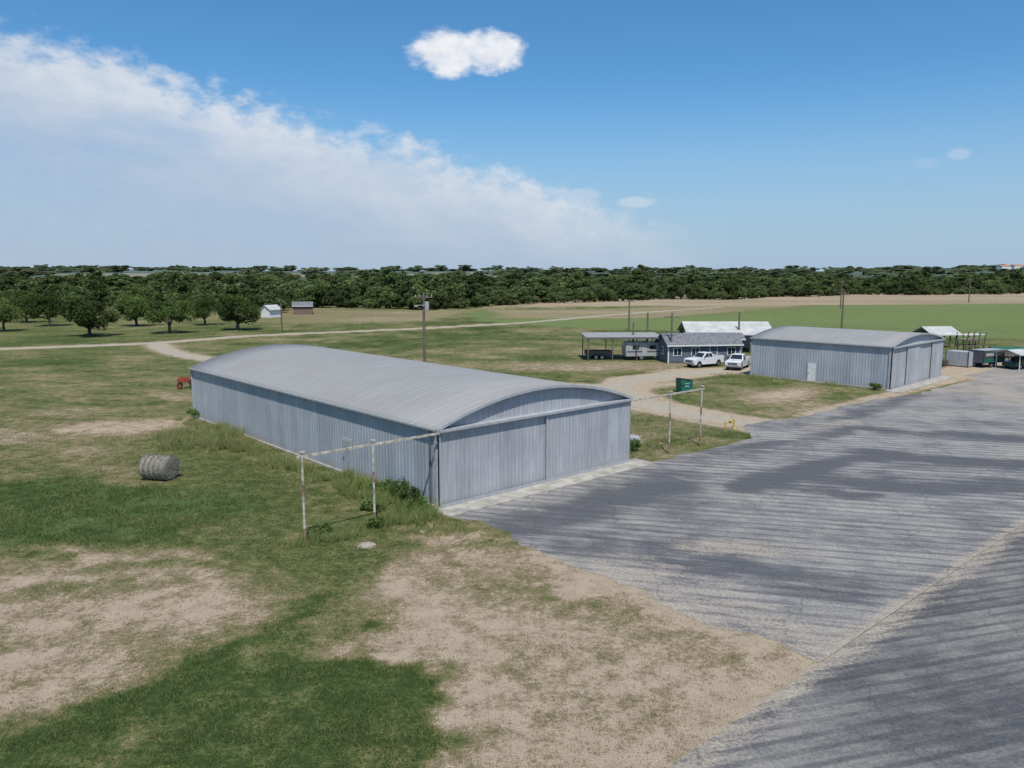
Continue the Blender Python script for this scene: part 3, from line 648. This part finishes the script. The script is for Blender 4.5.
def treemesh(name,seed,h,w,base,nl,ls,mat,K=26):
    rs=np.random.RandomState(seed); V=[];F=[];M=[];S=[]
    def add(v,f,m,s):
        o=sum(len(x) for x in V); V.append(np.asarray(v)); F.append(np.asarray(f)+o); M.append(np.full(len(f),m)); S.append(s if hasattr(s,'__len__') else np.full(len(v),s))
    cz=(h+base)/2; rz=(h-base)/2; rx=w/2
    top=(rs.uniform(-.3,.3),rs.uniform(-.3,.3),base+rz*.5)
    v,f=limb((0,0,-.1),(top[0]*.4,top[1]*.4,base*.7+.2),w*.035,w*.028,8); add(v,f,0,.5)
    v,f=limb((top[0]*.4,top[1]*.4,base*.7+.2),top,w*.028,w*.012,7); add(v,f,0,.5)
    cs=[]
    for k in range(K):
        d=rs.normal(size=3); d/=np.linalg.norm(d); r=rs.uniform(.35,.85) 
        c=np.array([d[0]*rx*r,d[1]*rx*r,cz+d[2]*rz*r]); lr=rs.uniform(.18,.36)*rx*(1.1-.3*abs(d[2])); cs.append((c,lr,rs.rand()))
        if k<9: v,f=limb((top[0]*.4,top[1]*.4,base*.7+rs.uniform(.1,.8)),c,w*.014,w*.004,5); add(v,f,0,.5)
    per=nl//K
    for c,lr,sh in cs:
        d=rs.normal(size=(per,3)); d/=np.linalg.norm(d,axis=1)[:,None]; r=lr*(.45+.62*rs.rand(per)**.6)
        p=c+d*r[:,None]*np.array([1,1,.8]); p[:,2]=np.maximum(p[:,2],.1)
        s=ls*rs.uniform(.6,1.25,per); v,f=leafquads(p,s,rs); sv=np.clip(sh*.55+rs.rand(per)*.45,0,1); add(v,f,1,np.repeat(sv,4))
    return fastmesh(name,np.concatenate(V),np.concatenate(F),[mBark,mat],np.concatenate(M),attrs={'shade':np.concatenate(S)})
near=[treemesh('oak_%d'%i,100+i,1.0*7,9.2,1.1,6500,.20,mLeaf,30+2*i) for i in range(4)]
for i,(x,y,h,w) in enumerate([(-99.8,153,6.2,8),(-99.4,167.7,7.4,9),(-76.6,141.2,7.2,10.5),(-80.7,167.7,7.7,10),(-65.2,148.3,7.2,9.2),(-67.3,171,6.5,8),(-54.9,156,7.3,10.4),(-123,197,7.8,10.5),(-84,192,7.2,9.5),(-112,180,7,9),(-96,205,8,10),(-108,158,6.5,8)]):
    o=link(bpy.data.objects.new('oak_tree',near[i%4])); o.location=(x,y,0); o.scale=(w/9.2,w/9.2,h/7); o.rotation_euler=(0,0,i*1.7)
specs=list(zip([.9,1.05,.85,1.2,.9,1.0,.8],[11.5,11,12.5,9.5,13,11.5,11],[.1,.1,.3,.1,.2,.1,.1]))
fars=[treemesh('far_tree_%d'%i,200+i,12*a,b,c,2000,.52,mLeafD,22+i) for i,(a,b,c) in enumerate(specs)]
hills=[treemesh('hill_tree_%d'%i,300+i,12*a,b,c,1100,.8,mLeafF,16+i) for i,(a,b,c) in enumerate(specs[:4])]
tl=empty('distant_treeline'); cnt=0
def front(x): return np.interp(x,[-600,-400,-165,-20,34,116,285,500,900],[235,240,250,262,306,368,438,470,480])+9*math.sin(x*.045)+6*math.sin(x*.11+1)
def hs(x): return float(np.interp(x,[-300,-150,-95,-60,-20,5,40,120,300],[.66,.68,.82,.93,1.0,.80,.78,.85,.97]))*(.86+.3*float(vn(x,0,22,201)))
def addt(x,y,s,sz=None,pool=None):
    global cnt
    pool=pool or fars
    o=bpy.data.objects.new('tree_%04d'%cnt,random.choice(pool)); cnt+=1
    o.location=(x,y,float(height(np.array([x]),np.array([y]))[0])-.3); o.scale=(s*random.uniform(.9,1.25),s*random.uniform(.9,1.25),(sz or s)*random.uniform(.72,1.14)); o.rotation_euler=(0,0,random.uniform(0,6.28)); COL.objects.link(o); o.parent=tl
x=-340
while x<520:
    f0=front(x)
    for r in range(5):
        xx=x+random.uniform(-4,4); yy=f0+r*9+random.uniform(-4,4)
        s=(random.uniform(.6,1.0) if r>0 else random.uniform(.42,.85))*hs(x)
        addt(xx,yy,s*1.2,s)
    x+=5.8
x=-340
while x<520:
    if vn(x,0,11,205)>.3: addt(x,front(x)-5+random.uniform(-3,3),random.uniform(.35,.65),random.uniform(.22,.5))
    x+=4
for i in range(80):
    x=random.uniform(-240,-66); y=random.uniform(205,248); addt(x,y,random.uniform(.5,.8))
for i in range(300):
    y=random.uniform(340,900); x=random.uniform(-.8,.85)*y
    if y<front(x)+60: continue
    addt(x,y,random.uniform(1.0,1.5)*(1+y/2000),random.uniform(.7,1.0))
for i in range(620):
    y=random.uniform(900,2400); x=random.uniform(-.75,.75)*y
    if fbm(x,y,420,41)>.60: continue
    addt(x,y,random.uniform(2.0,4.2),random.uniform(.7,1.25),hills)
mTer=simple('terracotta_roof',(.40,.2,.11))
for (x,y) in ((905,1450),(960,1500),(985,1440)):
    z=float(height(np.array([x]),np.array([y]))[0]); e=gable('distant_house',x,y,.3,22,12,6,9,mWhite,mTer,False,False); e.location.z=z+3
# ------------------------------------------------------------ grass & weeds
def blademat(name,a_,b_,c_):
    m,g=newmat(name); sh=g.attr('shade'); dr=g.attr('dryness')
    col=g.mix(sh,a_,b_); col=g.mix(dr,col,c_)
    d=g.n('ShaderNodeBsdfDiffuse',{0:col}); t=g.n('ShaderNodeBsdfTranslucent',{0:col}); x_=g.n('ShaderNodeMixShader',{0:.45,1:d.outputs[0],2:t.outputs[0]}); g.n('ShaderNodeOutputMaterial',{0:x_.outputs[0]}); return m
mBl=blademat('grass_blades',(.085,.122,.038),(.17,.22,.075),(.33,.275,.15))
mBt=blademat('tall_grass_blades',(.16,.22,.06),(.29,.35,.12),(.42,.37,.20))
def blades(name,x,y,h,w,dryv,rs,lean=.45,mat=None):
    n=len(x); z=height(x,y); az=rs.uniform(0,6.28,n); dx=np.cos(az)*w/2; dy=np.sin(az)*w/2; la=rs.uniform(0,6.28,n); ll=h*lean*rs.rand(n)
    V=np.stack([np.stack([x-dx,y-dy,z-.01],1),np.stack([x+dx,y+dy,z-.01],1),np.stack([x+np.cos(la)*ll,y+np.sin(la)*ll,z+h],1)],1).reshape(-1,3)
    F=np.arange(3*n).reshape(n,3); sv=np.repeat(rs.rand(n),3); dv=np.repeat(np.clip(dryv,0,1),3)
    return link(bpy.data.objects.new(name,fastmesh(name,V,F,[mat or mBl],attrs={'shade':sv,'dryness':dv})))
rs=np.random.RandomState(11)
def onpave(x,y):
    u,v=toUV(x,y); return ((u>-.9)&(v>.7)&(v<20.3))|(v>19.9)|((u>-.2)&(u<14.6)&(v>-33)&(v<1.3))
n=360000; yy=14.5+ (62-14.5)*rs.rand(n)**1.4; xx=rs.uniform(-.72,.5,n)*yy
dd,lu,_=fields(xx,yy); cl_=vn(xx,yy,.45,99)*.6+vn(xx,yy,1.5,98)*.4
keep=(~onpave(xx,yy))&(rs.rand(n)<np.clip(.95-dd*.95,.10,1)*(.12+.88*(cl_>.5)))
xx,yy,dd,lu=xx[keep],yy[keep],dd[keep],lu[keep]; hh=(.03+.045*rs.rand(len(xx)))*(1+2.0*lu)*(1+.008*yy)
blades('grass',xx,yy,hh,.02+.0006*yy,np.clip(dd*1.0-.1+rs.normal(0,.2,len(xx)),0,1),rs,1.4)
def tall(cx,cy,rx,ry,n,h,dr,rot=0.0):
    n=int(n*.6)
    a=rs.uniform(0,6.28,n); r=np.sqrt(rs.rand(n))*(.65+.7*vn(np.cos(a)*3+cx,np.sin(a)*3+cy,1,55)); x=np.cos(a)*r*rx; y=np.sin(a)*r*ry; c,s=math.cos(rot),math.sin(rot)
    X=cx+x*c-y*s; Y=cy+x*s+y*c; k=vn(X,Y,.7,95)>.36; X,Y=X[k],Y[k]; k=~onpave(X,Y); X,Y=X[k],Y[k]
    hh=h*(.3+.9*vn(X,Y,1.1,97))*rs.uniform(.5,1.15,len(X)); return X,Y,hh,np.clip(rs.normal(dr,.2,len(X)),0,1)
sets=[tall(-20.4,52.0,4.4,2.8,17000,.8,.42,-.75),tall(-16.6,48.0,4.0,1.2,8000,.6,.35,2.3),tall(-7.4,39.5,4.6,1.1,11000,.75,.15,2.3),tall(-4.9,35.9,2.4,1.2,8000,.6,.15,2.2),
      tall(-7.6,33.0,2.6,.8,5500,.45,.2,.6),tall(-13,45.3,7,.6,6500,.45,.3,2.3),tall(-23,57,5,.7,5000,.5,.4,2.3),tall(10.4,51.6,3.2,1.2,4000,.4,.3,.73),tall(26,83.5,5,.5,2500,.5,.3,2.3),tall(-3.4,33.6,1.6,.7,2500,.3,.5,0),
      tall(10,57,5,5,8000,.18,.3,0),tall(30,82,8,.6,3000,.5,.3,-.8)]
X,Y,Hh,Dd=[np.concatenate(q) for q in zip(*sets)]
blades('tall_grass',X,Y,Hh,.035+0*X,Dd,rs,1.0,mBt)
mW=leafmat('weed_leaves',(.065,.115,.028),(.18,.27,.08),.4)
def weed(x,y,s,h):
    r=np.random.RandomState(int(abs(x*100+y*10))); n=1400; K=9; P=[];S=[]
    for k in range(K):
        c=np.array([r.uniform(-.7,.7)*s,r.uniform(-.7,.7)*s,r.uniform(.3,.8)*h]); d=r.normal(size=(n//K,3)); d/=np.linalg.norm(d,axis=1)[:,None]
        p=c+d*r.uniform(.1,1,(n//K,1))*np.array([s*.4,s*.4,h*.33]); p[:,2]=np.maximum(p[:,2],.03); P.append(p); S.append(np.full(n//K,r.rand()))
    P=np.concatenate(P); V,F=leafquads(P,np.full(len(P),.05)*r.uniform(.6,1.4,len(P)),r)
    o=link(bpy.data.objects.new('weed_bush',fastmesh('weed_bush',V,F,[mW,],attrs={'shade':np.repeat(np.clip(np.concatenate(S)*.6+r.rand(len(P))*.4,0,1),4)}))); o.location=(x,y,0)
for q in [(-5.0,37.7,.7,.9),(-5.9,38.6,.8,1.1),(-7.0,39.7,.7,.8),(-4.6,36.4,.6,.7),(-6.9,36.9,.55,.55),(-8.3,33.2,.5,.45),(-6.2,34.1,.5,.5),(-19.6,51.6,.7,.6),(-24.9,60.6,.8,.9),(7.8,49.6,.6,.8),(35.9,75.9,.6,.7)]: weed(*q)
# ------------------------------------------------------------ sky, sun, camera
S=Vector((.07,-.47,.87)).normalized()
w=bpy.data.worlds.new('World'); scene.world=w; w.use_nodes=True; g=NT(w.node_tree)
sky=g.n('ShaderNodeTexSky',sky_type='NISHITA',sun_disc=False,sun_elevation=math.asin(S.z),sun_rotation=math.atan2(S.x,S.y),air_density=1.0,dust_density=.6,ozone_density=2.0)
dirn=g.n('ShaderNodeTexCoord').outputs['Generated']; s=g.n('ShaderNodeSeparateXYZ',{0:dirn})
az=g.m('MULTIPLY',g.m('ARCTAN2',s.outputs[0],s.outputs[1]),57.2958); elv=g.m('MULTIPLY',g.m('ARCSINE',s.outputs[2]),57.2958)
co=g.n('ShaderNodeCombineXYZ',{0:g.m('MULTIPLY',az,.13),1:g.m('MULTIPLY',elv,.21),2:0.0}).outputs[0]
rot=g.mapping(co,(1,1,1),(0,0,.3)); rot=g.mapping(rot,(.75,1.25,1))
nA=g.noise(co,1.3,7,.55,.1); nB=g.noise(rot,1.0,8,.6,.2); nC=g.noise(co,4.5,6,.58,.1)
edge=g.m('SUBTRACT',g.m('SUBTRACT',7.4,g.m('MULTIPLY',az,.26)),g.m('MULTIPLY',g.m('MULTIPLY',az,az),.001))
d=g.m('SUBTRACT',edge,elv)
dn=g.m('ADD',d,g.m('MULTIPLY',g.m('SUBTRACT',nA,.5),5.0)); dn=g.m('ADD',dn,g.m('MULTIPLY',g.m('SUBTRACT',nC,.5),5.0))
bank=g.m('MULTIPLY',g.sst(dn,-.3,2.2),g.sst(d,3,12,1.0,.65)); bank=g.m('MULTIPLY',bank,g.sst(az,17,0)); bank=g.m('MULTIPLY',bank,g.sst(nB,.3,.58,.74,1))
bank=g.m('MULTIPLY',bank,g.sst(az,-75,-50)); bank=g.m('MULTIPLY',bank,.92)
def puff(a0,e0,ra,re,al,amp=1.0):
    p=g.m('DIVIDE',g.m('SUBTRACT',az,a0),ra); q=g.m('DIVIDE',g.m('SUBTRACT',elv,e0),re)
    r=g.m('ADD',g.m('ADD',g.m('MULTIPLY',p,p),g.m('MULTIPLY',q,q)),g.m('MULTIPLY',g.m('SUBTRACT',nC,.5),2.2*amp))
    return g.m('MULTIPLY',g.sst(r,1.35,.3),al)
m_=bank
for P in ((-4.4,14.8,2.7,1.5,.95),(-1.6,14.9,2.7,1.35,.95),(8.9,4.9,1.4,.4,.5),(4.9,5.4,1.5,.5,.4),(-4.2,5.6,.8,.5,.45),(29.1,7.2,.7,.4,.3),(27.4,6.8,.9,.35,.12),(23,17.6,1.4,.4,.4),(-16,6.2,1.0,.5,.3)):
    m_=g.m('MAXIMUM',m_,puff(*P))
hz=g.sst(elv,14,-1,0,.92)
tint=g.mix(1.0,sky.outputs[0],(.46,.84,1.07),'MULTIPLY')
base=g.mix(hz,tint,(3.3,4.3,5.6))
ccol=g.mix(g.sst(g.m('ADD',d,g.m('MULTIPLY',g.m('SUBTRACT',nB,.5),-9)),0,8),(5.9,6.25,6.8),(3.5,4.3,5.5))
ccol=g.mix(g.sst(nC,.35,.6,.35,0),ccol,(4.0,4.8,5.9))
ccol=g.mix(g.sst(g.m('ABSOLUTE',g.m('ADD',az,3)),9,6),ccol,g.mix(g.sst(elv,11.5,13),ccol,g.mix(g.sst(nC,.35,.6),(7.5,7.6,7.8),(6.3,6.6,7.2))))
fin=g.mix(m_,base,ccol)
bg=g.n('ShaderNodeBackground',{0:fin,1:.12}); g.n('ShaderNodeOutputWorld',{0:bg.outputs[0]})
sl=bpy.data.lights.new('sun','SUN'); sl.energy=4.6; sl.angle=math.radians(.6); sl.color=(1,.95,.88)
so=link(bpy.data.objects.new('sun',sl)); so.rotation_euler=S.to_track_quat('Z','Y').to_euler(); so.location=(0,0,60)
cam=bpy.data.cameras.new('camera'); cam.sensor_width=36; cam.lens=27.39; cam.clip_end=9000; cam.clip_start=.1
cobj=link(bpy.data.objects.new('camera',cam)); cobj.location=(0,0,11.5); cobj.rotation_euler=(math.radians(90-8.18),0,0); scene.camera=cobj
scene.view_settings.view_transform='Standard'; scene.view_settings.look='None'; scene.view_settings.exposure=0
